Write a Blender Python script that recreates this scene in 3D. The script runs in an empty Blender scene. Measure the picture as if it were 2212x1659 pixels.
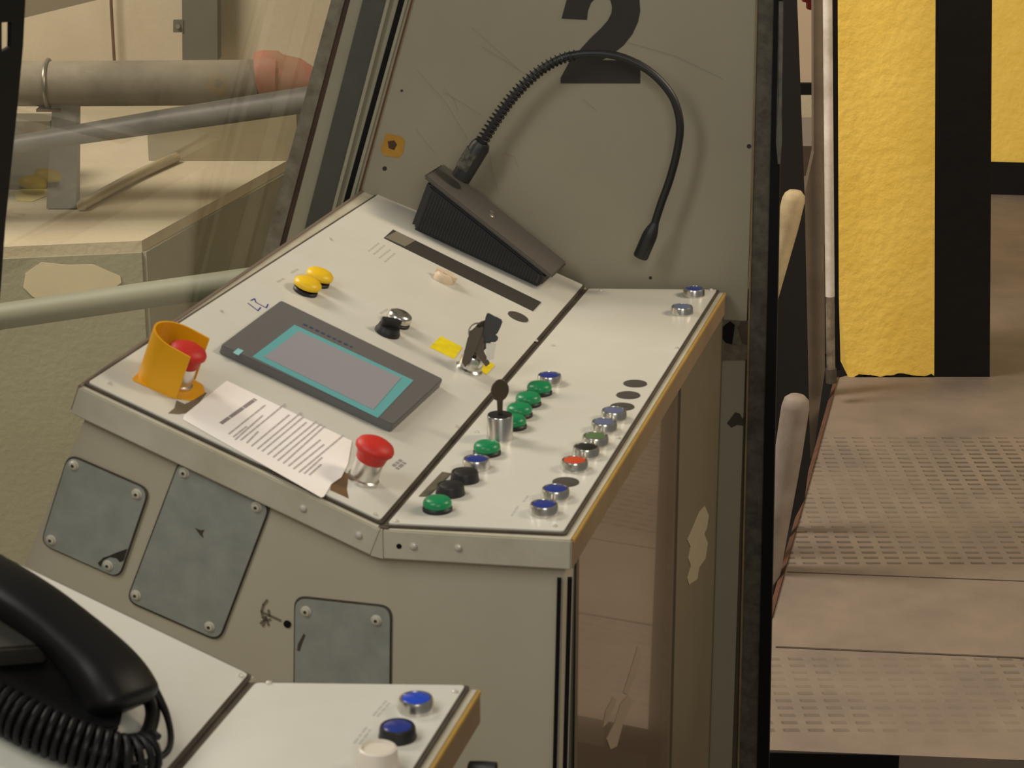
import bpy, bmesh, math, random
from mathutils import Vector as V, Matrix as M
random.seed(4)
sc = bpy.context.scene
R = math.radians
# ------------------------------------------------------------------ camera
FPX, PITCH, ZC = 4700.0, R(18), 1.69
cam = bpy.data.cameras.new('camera'); camo = bpy.data.objects.new('camera', cam)
sc.collection.objects.link(camo); sc.camera = camo
camo.location = (0, 0, ZC); camo.rotation_euler = (R(90) - PITCH, 0, 0)
cam.sensor_fit = 'HORIZONTAL'; cam.sensor_width = 36.0; cam.lens = FPX / 2212 * 36; cam.clip_start = .05; cam.clip_end = 60
cam.dof.use_dof = True; cam.dof.focus_distance = 4.6; cam.dof.aperture_fstop = 24
# ------------------------------------------------------------------ world and light
w = bpy.data.worlds.new('world'); sc.world = w; w.use_nodes = True
bg = w.node_tree.nodes['Background']; bg.inputs[0].default_value = (1.0, .94, .82, 1); bg.inputs[1].default_value = .15
sc.view_settings.view_transform = 'Standard'; sc.view_settings.look = 'None'
sc.view_settings.gamma = 1; sc.view_settings.use_curve_mapping = False; sc.view_settings.exposure = -0.10
def lamp(name, loc, target, size, power, col, sy=None):
    l = bpy.data.lights.new(name, 'AREA'); l.shape = 'RECTANGLE'; l.size = size; l.size_y = sy or size; l.energy = power; l.color = col
    o = bpy.data.objects.new(name, l); sc.collection.objects.link(o); o.location = loc
    o.rotation_euler = (V(target) - V(loc)).to_track_quat('-Z', 'Y').to_euler(); return o
lamp('hall_lamp_near', (-.98, 1.15, 2.2), (-.1, 2.0, .9), .4, 15.5, (.98, .98, .95), .9)
lamp('front_fill', (.35, -.5, 2.3), (0, 2.1, .7), .8, 17, (1.0, .96, .88))  # unseen soft fill added behind the camera to brighten the console body
lamp('hall_lamp_left', (-2.6, 4.2, 3.6), (-1.2, 6.2, .2), 1.6, 270, (1.0, .91, .80))
lamp('platform_lamp', (2.3, 2.5, 2.7), (1.2, 5.2, .5), .9, 72, (1.0, .83, .63))
# ------------------------------------------------------------------ materials
def srgb(c):
    return tuple(((x/255)/12.92 if x/255 <= .04045 else ((x/255+.055)/1.055)**2.4) for x in c) + (1,)
def mat(name, col, rough=.5, metal=0, col2=None, scale=8, amt=.5, bump=0, bscale=60, detail=6, stretch=(1,1,1), spec=.5, coat=0):
    m = bpy.data.materials.new(name); m.use_nodes = True; nt = m.node_tree; b = nt.nodes['Principled BSDF']
    b.inputs['Base Color'].default_value = srgb(col); b.inputs['Roughness'].default_value = rough; b.inputs['Metallic'].default_value = metal
    b.inputs['Specular IOR Level'].default_value = spec; b.inputs['Coat Weight'].default_value = coat
    tc = nt.nodes.new('ShaderNodeTexCoord'); mp = nt.nodes.new('ShaderNodeMapping'); mp.inputs['Scale'].default_value = stretch
    nt.links.new(tc.outputs['Object'], mp.inputs[0])
    if col2:
        n = nt.nodes.new('ShaderNodeTexNoise'); n.inputs['Scale'].default_value = scale; n.inputs['Detail'].default_value = detail; n.inputs['Roughness'].default_value = .65
        r = nt.nodes.new('ShaderNodeValToRGB'); r.color_ramp.elements[0].position = .5 - amt/2; r.color_ramp.elements[1].position = .5 + amt/2
        r.color_ramp.elements[0].color = srgb(col2); r.color_ramp.elements[1].color = srgb(col)
        nt.links.new(mp.outputs[0], n.inputs['Vector']); nt.links.new(n.outputs[0], r.inputs[0]); nt.links.new(r.outputs[0], b.inputs['Base Color'])
    if bump:
        n2 = nt.nodes.new('ShaderNodeTexNoise'); n2.inputs['Scale'].default_value = bscale; n2.inputs['Detail'].default_value = 4
        bp = nt.nodes.new('ShaderNodeBump'); bp.inputs['Strength'].default_value = bump; bp.inputs['Distance'].default_value = .01
        nt.links.new(mp.outputs[0], n2.inputs['Vector']); nt.links.new(n2.outputs[0], bp.inputs['Height']); nt.links.new(bp.outputs[0], b.inputs['Normal'])
    return m
PANEL = mat('panel_enamel', (208,207,198), .42, 0, (197,194,182), 5, .5)
BODY = mat('cabinet_paint', (184,177,158), .5, 0, (172,163,141), 3, .6)
RIM = mat('rim_paint', (196,191,174), .45, 0, (168,160,138), 9, .5)
DIRTSHADE = mat('dirt_and_shade', (84,74,60), .8, 0, (50,42,34), 30, .6)  # dirt and joints, also the shadow line round the panels
BRASSEDGE = mat('worn_edge', (190,150,62), .5, 0, (150,120,70), 20, .5)
PLATE = mat('zinc_plate', (156,158,150), .5, .0, (126,128,120), 30, .7)
CHROME = mat('chrome', (215,212,205), .24, 1.0)
STEEL = mat('steel', (165,160,148), .35, .8)
GREEN = mat('green_plastic', (12,130,78), .35)
YELP = mat('yellow_plastic', (232,190,22), .4)
GUARD = mat('guard_yellow', (224,160,8), .42)
REDP = mat('red_plastic', (196,38,28), .5)
BLACKP = mat('black_plastic', (26,25,26), .45)
BLUEL = mat('blue_lens', (38,54,132), .2)
BLUEB = mat('bright_blue_lens', (36,72,190), .15)
GREYL = mat('grey_blue_lens', (96,104,136), .3)
REDL = mat('red_lens', (196,72,40), .35)
GRNL = mat('green_lens', (86,112,72), .35)
WHITEL = mat('white_lens', (214,204,190), .35)
BEIGE = mat('beige_knob', (206,184,158), .5)
HOLE = mat('hole_plug', (66,60,54), .7)
DARKG = mat('hmi_bezel', (98,96,96), .5)
TEAL = mat('hmi_teal', (98,168,172), .4)
SCREEN = mat('hmi_screen', (150,148,156), .3)
INKB = mat('blue_ink', (52,48,140), .6)
INK = mat('grey_print', (176,168,168), .7)
INKD = mat('dark_print', (140,132,134), .7)
PAPER = mat('paper', (247,243,242), .6, 0, (241,233,222), 6, .35)
STAIN = mat('glue_residue', (120,86,44), .8, 0, (84,66,46), 60, .5)
LABELY = mat('yellow_label', (236,216,20), .5, 0, (214,190,10), 80, .4)
INTERC = mat('intercom_black', (44,43,45), .6, 0, bump=0)
INTTOP = mat('intercom_top', (84,80,74), .6)
WALL = mat('cab_wall_paint', (160,153,131), .55, 0, (140,133,113), 3, .8)
WALLL = mat('pillar_light', (160,156,136), .55, 0, (140,134,112), 8, .7)
WALLD = mat('pillar_dark', (80,80,70), .6, 0, (60,60,54), 12, .6)
NUM = mat('numeral_black', (44,37,32), .7)
RUST = mat('rusty_grey', (104,98,84), .7, 0, (52,42,34), 46, .5)
RUSTL = mat('rust_line', (110,66,38), .8, 0, (60,40,30), 20, .6)
RUBBER = mat('black_rubber', (14,13,13), .7, spec=.2)
STICK = mat('orange_sticker', (188,140,44), .6, 0, (160,112,30), 60, .4)
CONC = mat('concrete', (198,186,162), .9, 0, (176,162,136), 2.2, .8, bump=.15)
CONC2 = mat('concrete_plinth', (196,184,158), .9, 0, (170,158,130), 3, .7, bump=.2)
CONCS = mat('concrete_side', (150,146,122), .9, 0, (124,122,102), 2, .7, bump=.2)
CONCP = mat('concrete_patch', (208,196,160), .9, 0, (190,178,146), 6, .6)
PIPE = mat('dusty_pipe', (158,148,128), .7, 0, (104,96,82), 6, .7)
RAIL = mat('rail_grey', (146,142,134), .5, .1, (90,90,88), 6, .6, stretch=(1,1,1))
POSTG = mat('grey_green_post', (92,90,76), .7, 0, (76,74,62), 6, .6)
REDV = mat('red_valve', (178,92,80), .6, 0, (170,144,112), 12, .6)
YELW = mat('yellow_wall_paint', (240,206,98), .6, 0, (226,186,72), 9, .7, bump=.3, bscale=45)
BLKW = mat('black_wall_paint', (26,22,20), .8, 0, (18,16,15), 6, .6, spec=.15, bump=.2, bscale=30)
WHITEPIPE = mat('white_pipe', (232,222,210), .45, 0, (176,164,146), 10, .4)
BROWNS = mat('brown_steel', (120,104,84), .6, .2, (92,78,62), 8, .6)
DARKV = mat('dark_void', (30,25,20), .9, 0, (18,16,14), 3, .6)
PHONE = mat('phone_black', (13,12,13), .45, spec=.25)
PHONEG = mat('phone_grey', (50,47,41), .6)
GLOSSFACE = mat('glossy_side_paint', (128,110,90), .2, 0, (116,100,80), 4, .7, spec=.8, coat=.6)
TAPE = mat('tape', (156,144,118), .5)
def platemat():
    m = mat('tread_plate', (142,126,110), .65, .1, (102,92,84), 5.5, .7)
    nt = m.node_tree; b = nt.nodes['Principled BSDF']
    # rows of pressed slots, in metres
    tc = nt.nodes.new('ShaderNodeTexCoord'); sep = nt.nodes.new('ShaderNodeSeparateXYZ'); nt.links.new(tc.outputs['Object'], sep.inputs[0])
    def wave(out, per, ph=0):
        a = nt.nodes.new('ShaderNodeMath'); a.operation = 'MULTIPLY_ADD'; a.inputs[1].default_value = 2*math.pi/per; a.inputs[2].default_value = ph
        s = nt.nodes.new('ShaderNodeMath'); s.operation = 'SINE'; nt.links.new(out, a.inputs[0]); nt.links.new(a.outputs[0], s.inputs[0]); return s.outputs[0]
    wx = wave(sep.outputs[0], .042); wy = wave(sep.outputs[1], .028)
    def mth(op, a, b_=None, v=None):
        n = nt.nodes.new('ShaderNodeMath'); n.operation = op; nt.links.new(a, n.inputs[0])
        if b_ is not None: nt.links.new(b_, n.inputs[1])
        if v is not None: n.inputs[1].default_value = v
        return n.outputs[0]
    def mr(a, lo, hi):
        n = nt.nodes.new('ShaderNodeMapRange'); n.interpolation_type = 'SMOOTHSTEP'; n.inputs[1].default_value = lo; n.inputs[2].default_value = hi; nt.links.new(a, n.inputs[0]); return n.outputs[0]
    hx = mr(wx, -.75, -.1); hy = mr(wy, .0, .8); h = mth('MULTIPLY', hx, hy)
    # pressed fields of each plate, with smooth margins between them
    zone = mth('ADD', mth('MULTIPLY', mth('GREATER_THAN', sep.outputs[1], v=4.02), mth('LESS_THAN', sep.outputs[1], v=4.80)), mth('MULTIPLY', mth('GREATER_THAN', sep.outputs[1], v=3.30), mth('LESS_THAN', sep.outputs[1], v=3.60)))
    h = mth('MULTIPLY', h, zone)
    # the slots are trodden full of dirt in patches
    n = nt.nodes.new('ShaderNodeTexNoise'); n.inputs['Scale'].default_value = 2.2; n.inputs['Detail'].default_value = 3; nt.links.new(tc.outputs['Object'], n.inputs['Vector'])
    r = nt.nodes.new('ShaderNodeValToRGB'); r.color_ramp.elements[0].position = .38; r.color_ramp.elements[1].position = .62; r.color_ramp.elements[0].color = (.18,.18,.18,1); nt.links.new(n.outputs[0], r.inputs[0])
    g = mth('MULTIPLY', h, r.outputs[0])
    bp = nt.nodes.new('ShaderNodeBump'); bp.inputs['Strength'].default_value = .8; bp.inputs['Distance'].default_value = .006; bp.invert = True
    nt.links.new(g, bp.inputs['Height']); nt.links.new(bp.outputs[0], b.inputs['Normal'])
    mx = nt.nodes.new('ShaderNodeMix'); mx.data_type = 'RGBA'; old = b.inputs['Base Color'].links[0].from_socket
    sc_ = mth('MULTIPLY', g, v=.75); nt.links.new(sc_, mx.inputs[0]); nt.links.new(old, mx.inputs[6]); mx.inputs[7].default_value = srgb((70,62,56)); nt.links.new(mx.outputs[2], b.inputs['Base Color'])
    return m
TREAD = platemat()
def glassmat():
    m = bpy.data.materials.new('dirty_glass'); m.use_nodes = True; nt = m.node_tree; nt.nodes.clear()
    out = nt.nodes.new('ShaderNodeOutputMaterial'); t = nt.nodes.new('ShaderNodeBsdfTransparent'); t.inputs[0].default_value = (.96,.955,.93,1)
    g = nt.nodes.new('ShaderNodeBsdfGlossy'); g.inputs['Roughness'].default_value = .03
    d = nt.nodes.new('ShaderNodeBsdfDiffuse'); d.inputs[0].default_value = srgb((170,172,150))
    tc = nt.nodes.new('ShaderNodeTexCoord'); n = nt.nodes.new('ShaderNodeTexNoise'); n.inputs['Scale'].default_value = 2.5; n.inputs['Detail'].default_value = 5
    r = nt.nodes.new('ShaderNodeMapRange'); r.inputs[1].default_value = .3; r.inputs[2].default_value = .75; r.inputs[3].default_value = .015; r.inputs[4].default_value = .09
    nt.links.new(tc.outputs['Object'], n.inputs['Vector']); nt.links.new(n.outputs[0], r.inputs[0])
    fr = nt.nodes.new('ShaderNodeFresnel'); fr.inputs[0].default_value = 1.4; geo = nt.nodes.new('ShaderNodeNewGeometry'); inv = nt.nodes.new('ShaderNodeMath'); inv.operation = 'SUBTRACT'; inv.inputs[0].default_value = 1.0; nt.links.new(geo.outputs['Backfacing'], inv.inputs[1]); mu = nt.nodes.new('ShaderNodeMath'); mu.operation = 'MULTIPLY'; nt.links.new(fr.outputs[0], mu.inputs[0]); nt.links.new(inv.outputs[0], mu.inputs[1])
    m1 = nt.nodes.new('ShaderNodeMixShader'); m2 = nt.nodes.new('ShaderNodeMixShader')
    nt.links.new(mu.outputs[0], m1.inputs[0]); nt.links.new(t.outputs[0], m1.inputs[1]); nt.links.new(g.outputs[0], m1.inputs[2])
    nt.links.new(r.outputs[0], m2.inputs[0]); nt.links.new(m1.outputs[0], m2.inputs[1]); nt.links.new(d.outputs[0], m2.inputs[2]); nt.links.new(m2.outputs[0], out.inputs[0])
    return m
GLASS = glassmat()
# ------------------------------------------------------------------ helpers
CAMP = V((0, 0, ZC)); cp, sp = math.cos(PITCH), math.sin(PITCH)
def ray(u, v):
    x = (u-1106)/FPX; y = -(v-829.5)/FPX
    return V((x, cp + y*sp, -sp + y*cp))
def onz(u, v, z):                       # where the line of sight meets the level z
    r = ray(u, v); return CAMP + r*((z-ZC)/r.z)
def onpl(u, v, P, n):                   # ... meets the plane through P with normal n
    r = ray(u, v); return CAMP + r*((P-CAMP).dot(n)/r.dot(n))
def ony(u, v, y): return onpl(u, v, V((0, y, 0)), V((0, 1, 0)))
WM = {}
def empty(name, loc, label=None, cat=None, group=None, kind=None, parent=None):
    o = bpy.data.objects.new(name, None); sc.collection.objects.link(o); o.empty_display_size = .05
    m = M.Translation(loc); setm(o, m, parent); tag(o, label, cat, group, kind); return o
def setm(o, m, parent=None):
    WM[o] = m.copy(); o.parent = parent
    o.matrix_basis = (WM[parent].inverted() @ m) if parent else m
def tag(o, label=None, cat=None, group=None, kind=None):
    if label: o['label'] = label
    if cat: o['category'] = cat
    if group: o['group'] = group
    if kind: o['kind'] = kind
    return o
def link(name, me, m, parent=None, mt=None, label=None):
    if mt: me.materials.clear(); me.materials.append(mt)
    o = bpy.data.objects.new(name, me); sc.collection.objects.link(o); setm(o, m, parent)
    if label: o['label'] = label
    return o
def done(bm, name, smooth=False, angle=35):
    bmesh.ops.recalc_face_normals(bm, faces=bm.faces)
    me = bpy.data.meshes.new(name); bm.to_mesh(me); bm.free()
    if smooth:
        for p in me.polygons: p.use_smooth = True
        me.set_sharp_from_angle(angle=R(angle))
    return me
def lathe(bm, prof, seg=32, mtx=None):
    rings = []
    for r, z in prof:
        if r < 1e-6: rings.append([bm.verts.new((0, 0, z))])
        else: rings.append([bm.verts.new((r*math.cos(2*math.pi*i/seg), r*math.sin(2*math.pi*i/seg), z)) for i in range(seg)])
    for a, b in zip(rings, rings[1:]):
        for i in range(seg):
            j = (i+1) % seg
            if len(a) == 1 and len(b) == 1: continue
            if len(a) == 1: bm.faces.new((a[0], b[j], b[i]))
            elif len(b) == 1: bm.faces.new((a[i], a[j], b[0]))
            else: bm.faces.new((a[i], a[j], b[j], b[i]))
    if mtx:
        vs = [v for r in rings for v in r]; bmesh.ops.transform(bm, matrix=mtx, verts=vs)
def prism(bm, pts, off, bev=0, seg=2):  # pts: 3D polygon, off: 3D offset vector
    a = [bm.verts.new(p) for p in pts]; b = [bm.verts.new(V(p)+V(off)) for p in pts]
    fs = [bm.faces.new(a), bm.faces.new(b[::-1])]
    n = len(pts)
    for i in range(n): fs.append(bm.faces.new((a[i], b[i], b[(i+1) % n], a[(i+1) % n])))
    if bev:
        es = list({e for f in fs for e in f.edges}); bmesh.ops.bevel(bm, geom=es, offset=bev, segments=seg, affect='EDGES', clamp_overlap=True)
def poly2(bm, pts, z0, z1, bev=0, seg=2): prism(bm, [(x, y, z0) for x, y in pts], (0, 0, z1-z0), bev, seg)
def rrect(x0, y0, x1, y1, r, n=5):
    out = []
    for cx, cy, a0 in ((x1-r, y1-r, 0), (x0+r, y1-r, 90), (x0+r, y0+r, 180), (x1-r, y0+r, 270)):
        for i in range(n+1):
            a = R(a0 + 90*i/n); out.append((cx + r*math.cos(a), cy + r*math.sin(a)))
    return out
def roundpoly(pts, r, n=4):             # rounds the corners of a convex 2D polygon
    out = []; k = len(pts)
    for i in range(k):
        p = V(pts[i]); a = V(pts[i-1]); b = V(pts[(i+1) % k]); da = (a-p).normalized(); db = (b-p).normalized()
        s, e = p + da*r, p + db*r
        for j in range(n+1):
            t = j/n; q = s*(1-t)**2 + p*2*t*(1-t) + e*t*t; out.append(tuple(q))
    return out
def spline(pts, n=8):
    pts = [V(p) for p in pts]; P = [pts[0]*2-pts[1]] + pts + [pts[-1]*2-pts[-2]]; out = []
    for i in range(1, len(P)-2):
        for k in range(n):
            t = k/n; a, b, c, d = P[i-1:i+3]
            out.append(.5*((2*b) + (c-a)*t + (2*a-5*b+4*c-d)*t*t + (3*b-a-3*c+d)*t**3))
    out.append(pts[-1]); return out
def tube(bm, pts, rad, seg=12, caps=True):
    pts = [V(p) for p in pts]; rings = []; up = None
    for i, p in enumerate(pts):
        d = (pts[min(i+1, len(pts)-1)] - pts[max(i-1, 0)]).normalized()
        if up is None: up = d.orthogonal().normalized()
        up = (up - d*up.dot(d)).normalized(); s = d.cross(up)
        r = rad(i/(len(pts)-1)) if callable(rad) else rad
        rings.append([bm.verts.new(p + up*r*math.cos(2*math.pi*k/seg) + s*r*math.sin(2*math.pi*k/seg)) for k in range(seg)])
    for a, b in zip(rings, rings[1:]):
        for k in range(seg): bm.faces.new((a[k], a[(k+1) % seg], b[(k+1) % seg], b[k]))
    if caps: bm.faces.new(rings[0][::-1]); bm.faces.new(rings[-1])
def box(bm, x0, y0, z0, x1, y1, z1, bev=0, seg=2): poly2(bm, [(x0, y0), (x1, y0), (x1, y1), (x0, y1)], z0, z1, bev, seg)
def frame(O, ex, ez):
    ez = ez.normalized(); ex = (ex - ez*ex.dot(ez)).normalized(); ey = ez.cross(ex)
    m = M.Identity(4)
    for i in range(3): m[i][0] = ex[i]; m[i][1] = ey[i]; m[i][2] = ez[i]; m[i][3] = O[i]
    return m
I4 = M.Identity(4)
# ------------------------------------------------------------------ key planes
YAW = R(14.6)
e = V((math.cos(YAW), -math.sin(YAW), 0)); s = V((math.sin(YAW), math.cos(YAW), 0)); UP = V((0, 0, 1))
ZP = .90                                                    # height of the level panel
B = onz(832, 1131, ZP); C = B + s*(.895)
A = onpl(190, 828, B, s)                                    # upper left front corner of the sloped panel
nP1 = (C-B).cross(A-B).normalized()
if nP1.z < 0: nP1 = -nP1
F1 = frame(B, e, nP1)                                       # sloped panel: x down to the seam, y across the cab
F2 = frame(B, e, UP)                                        # level panel
def l1(u, v): q = F1.inverted() @ onpl(u, v, B, nP1); return (q.x, q.y)
def l2(u, v): q = F2.inverted() @ onz(u, v, ZP); return (q.x, q.y)
wy = R(-8.5); wd = V((math.cos(wy), math.sin(wy), 0)); wn = V((wd.y, -wd.x, 0))   # inner side wall, wn faces the camera
WP = C + V((0, .022, 0))
def onw(u, v, off=0): return onpl(u, v, WP + wn*off, wn)
# ------------------------------------------------------------------ small fittings, shared meshes
def lm(name, prof, mt, seg=32, angle=40):
    bm = bmesh.new(); lathe(bm, prof, seg); me = done(bm, name, True, angle); me.materials.append(mt); return me
SCREW = lm('screw', [(.0028,0),(.0028,.0004),(.0024,.0014),(.0012,.0020),(0,.0022)], mat('screw_metal', (214,208,196), .3, .35), 12)
def mk_washer_screw():
    bm = bmesh.new(); lathe(bm, [(.0058,0),(.0058,.0007),(.0044,.0012),(.0040,.0026),(.0018,.0032),(.0016,.0020),(0,.0020)], 20)
    me = done(bm, 'bolt', True, 40)
    for p_ in me.polygons:
        if max(me.vertices[i].co.xy.length for i in p_.vertices) < .0019: p_.material_index = 1
    return me
BOLT = mk_washer_screw(); BOLT.materials.append(mat('bolt_nickel', (206,200,184), .4, .3)); BOLT.materials.append(DIRTSHADE)
BASEC = lm('button_collar', [(.0150,0),(.0150,.0030),(.0138,.0042),(0,.0042)], BLACKP)
def capmesh(mt): return lm('button_cap', [(.0134,.0040),(.0142,.0050),(.0145,.0075),(.0138,.0102),(.0118,.0124),(.0080,.0136),(0,.0142)], mt, 32, 60)
CAPG = capmesh(GREEN)
RINGC = lm('bezel_ring', [(.0150,0),(.0152,.0012),(.0146,.0030),(.0142,.0085),(.0134,.0102),(.0118,.0104),(.0112,.0088),(0,.0086)], CHROME)
RINGD = lm('bezel_ring_dark', [(.0150,0),(.0152,.0012),(.0146,.0030),(.0142,.0085),(.0134,.0102),(.0118,.0104),(.0112,.0088),(0,.0086)], BLACKP)
def lens(mt): return lm('lens', [(.0113,.0086),(.0113,.0100),(.0092,.0109),(0,.0113)], mt, 28, 60)
PLUG = lm('hole_plug', [(.0138,0),(.0138,.0008),(.0120,.0012),(0,.0012)], HOLE)
MUSH = lm('mushroom_cap', [(.0120,.0060),(.0162,.0078),(.0172,.0100),(.0165,.0130),(.0135,.0158),(.0080,.0174),(0,.0180)], YELP, 32, 60)
def at(fr, x, y, rot=0, z=0): return fr @ M.Translation((x, y, z)) @ M.Rotation(rot, 4, 'Z')
# ------------------------------------------------------------------ console bodies
def make_console(shift, label, near=False):
    T = M.Translation(shift); O = B + shift
    c = empty('control_console', (O.x, O.y, .1), label, 'control console')
    f1 = T @ F1; f2 = T @ F2; rt = T
    q2 = [l2(838,1133), l2(1217,1150), l2(1548,628), l2(1272,626)]
    a1 = l1(190,828); d1 = l1(820,420); b1 = (-.006, .0); c1 = (-.006, q2[3][1]+.01)
    q1 = [a1, b1, c1, (d1[0], d1[1])]
    th = .0016
    def plate(name, q, fr, ins, z0, z1, mt, bev=0):
        cx = sum(p[0] for p in q)/4; cy = sum(p[1] for p in q)/4
        pts = []
        for x, y in q: pts.append((x - ins*(1 if x > cx else -1), y - ins*(1 if y > cy else -1)))
        bm = bmesh.new(); poly2(bm, roundpoly(pts, .004, 3), z0, z1); return link(name, done(bm, name), fr, c, mt)
    # trays: folded sheet rims under both panels
    fh = .031
    r1 = [(a1[0]-.0045, -.011), (0, -.011), (0, d1[1]+.010), (a1[0]-.0045, d1[1]+.010)]
    bm = bmesh.new(); poly2(bm, r1, -.0025-fh, -.0025, .0015, 2); link('sloped_rim', done(bm, 'sloped_rim'), f1, c, RIM)
    r2 = [(0, -.0105), (q2[1][0]+.011, q2[1][1]-.0125), (q2[2][0]+.011, q2[2][1]+.004), (0, q2[3][1]+.004)]
    bm = bmesh.new(); poly2(bm, r2, -.0025-fh, -.0025, .0015, 2); link('level_rim', done(bm, 'level_rim'), f2, c, RIM)
    bm = bmesh.new(); inv = WM[c].inverted()
    tri = [f1 @ V((-.0005,-.0108,-.0025)), f1 @ V((-.0005,-.0108,-.0332)), f2 @ V((.0005,-.0103,-.0332)), f2 @ V((.0005,-.0103,-.0025))]
    prism(bm, tri, s*.03); link('corner_fold', done(bm, 'corner_fold'), I4, c, RIM)
    bm = bmesh.new(); box(bm, a1[0]-.0056, -.009, -.030, a1[0]-.0022, d1[1]+.009, -.0012); link('edge_seal', done(bm, 'edge_seal'), f1, c, mat('edge_seal', (108,94,80), .7))
    # worn bright edge along the driver's side of the level rim
    p0 = V((r2[1][0]-.0005, r2[1][1]+.003, -.0018)); p1 = V((r2[2][0]-.0005, r2[2][1]-.002, -.0018))
    bm = bmesh.new(); prism(bm, [p0, p1, p1+V((.0025,0,-.0012)), p0+V((.0025,0,-.0012))], (0, 0, -.003)); link('worn_edge', done(bm, 'worn_edge'), f2, c, BRASSEDGE)
    u0 = V((r2[1][0]+.0002, r2[1][1]+.001, -.0062)); u1 = V((r2[2][0]+.0002, r2[2][1]-.001, -.0062)); dz_ = V((0,0,-.026))
    bm = bmesh.new(); prism(bm, [u0, u1, u1+dz_, u0+dz_], (.0008, 0, 0)); link('shaded_lip_side', done(bm, 'shaded_lip_side'), f2, c, mat('lip_shade_brown', (142,120,92), .5, 0, (120,98,72), 12, .6), 'side of the rim, coloured brown for its shade')  # rim side coloured brown for the dim warm light on it
    plate('panel_edge_shade', q1, f1, -.0035, -.0025, 0, DIRTSHADE); plate('panel_edge_shade', q2, f2, -.0035, -.0025, 0, DIRTSHADE)  # dark sheets stand in for the shadow line round each panel
    bm = bmesh.new(); box(bm, -.006, -.0085, -.0025, .0055, q2[3][1]+.004, -.0008); link('seam_strip', done(bm, 'seam_strip'), f2, c, DIRTSHADE)
    plate('sloped_panel', q1, f1, 0, 0, th, PANEL); plate('level_panel', q2, f2, 0, 0, th, PANEL)
    return c, f1, f2, q1, q2, th, r1, r2
lab1 = 'long cream control console with touch panel and green buttons, against the wall marked 2'
con, f1, f2, q1, q2, TH, r1, r2 = make_console(V((0, 0, 0)), lab1)
# far console body: side face follows the rims, leans in at the left, ends over the floor
def body(c, shift, r1, r2, f1, f2, depth):
    T = M.Translation(shift)
    z0 = -.0345
    pa = T.inverted() @ f1 @ V((r1[0][0]+.012, .004, z0+.002)); pb = B + e*0 + V((0, 0, z0)) + s*.002; pc = F2 @ V((r2[1][0]-.010, r2[1][1]+.010, z0))
    lean = .30
    zb = .10
    # left foot slides outwards with the windscreen
    wl = (pa.z - zb)
    pl = onpl(65, 1190, pa, s); dl = (pl - pa); pd = pa + dl*((zb-pa.z)/dl.z)
    pbb = V((pb.x, pb.y, zb)); pcc = V((pc.x - .012, pc.y, zb))
    front = [pa, pb, pc, pcc, pbb, pd]
    bm = bmesh.new()
    fv = [bm.verts.new(T @ p) for p in front]; off = s*depth
    # back of the body follows the wall
    bk = []
    for p in front: bk.append(bm.verts.new(T @ (p + off)))
    bm.faces.new((fv[0], fv[1], fv[4], fv[5])); bm.faces.new((fv[1], fv[2], fv[3], fv[4]))
    bm.faces.new((bk[0], bk[5], bk[4], bk[1])); bm.faces.new((bk[1], bk[4], bk[3], bk[2]))
    for i in range(6): bm.faces.new((fv[i], bk[i], bk[(i+1) % 6], fv[(i+1) % 6]))
    inv = WM[c].inverted(); bmesh.ops.transform(bm, matrix=inv, verts=bm.verts)
    link('cabinet_body', done(bm, 'cabinet_body'), WM[c], c, BODY)
    return pa, pb, pc, pd, pcc
pa, pb, pc, pd, pcc = body(con, V((0, 0, 0)), r1, r2, f1, f2, .855)
# driver's side sheet: glossy enamel, then a sheet coloured as the wall's reflection
fd = (onz(1548, 628, ZP) - onz(1217, 1150, ZP)).normalized(); fn = V((fd.y, -fd.x, 0))
FP = pc + fn*.002
FS = frame(V((FP.x, FP.y, .10)), fd, fn)                   # x along the face, y up, z outwards
if FS.col[1].z < 0: FS = frame(V((FP.x, FP.y, .10)), -fd, fn)
def lf(u, v): q = FS.inverted() @ onpl(u, v, FP, fn); return (q.x, q.y)
xs = lf(1452, 1200)[0]; x0 = lf(1243, 1400)[0]; xe = lf(1543, 1200)[0]; top = ZP-.036-.10
bm = bmesh.new(); poly2(bm, [(min(x0,xs), 0), (max(x0,xs), 0), (max(x0,xs), top), (min(x0,xs), top)], 0, .003)
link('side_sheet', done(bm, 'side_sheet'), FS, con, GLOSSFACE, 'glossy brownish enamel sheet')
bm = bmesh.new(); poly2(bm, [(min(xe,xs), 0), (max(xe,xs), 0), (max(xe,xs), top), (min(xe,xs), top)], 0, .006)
link('reflection_sheet', done(bm, 'reflection_sheet'), FS, con, mat('reflected_wall_paint', (112,102,80), .5, 0, (96,86,66), 3, .7), 'end of the face in the olive of a reflected wall')  # reflected wall put into the colour of a separate sheet
def decal(name, pts, fr, z, mt, parent, th=.0004, label=None):
    bm = bmesh.new(); poly2(bm, pts, z, z+th); return link(name, done(bm, name), fr, parent, mt, label)
decal('tape_scrap', [lf(*p) for p in ((1512,1092),(1521,1112),(1517,1140),(1511,1152),(1519,1172),(1514,1205),(1500,1225),(1496,1250),(1478,1262),(1474,1248),(1482,1222),(1476,1205),(1481,1180),(1474,1165),(1486,1138),(1500,1105))], FS, .0062, TAPE, con)
for q_ in (((1372,1395),(1380,1420),(1362,1470),(1348,1500),(1340,1496),(1352,1460)),((1352,1500),(1360,1516),(1340,1560),(1326,1612),(1312,1618),(1304,1596),(1322,1560),(1334,1520)),((1318,1505),(1326,1510),(1306,1560),(1296,1570),(1302,1535))):
    decal('tape_scrap', [lf(*p) for p in q_], FS, .0032, mat('tape_faint', (150,134,112), .5), con)
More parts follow.
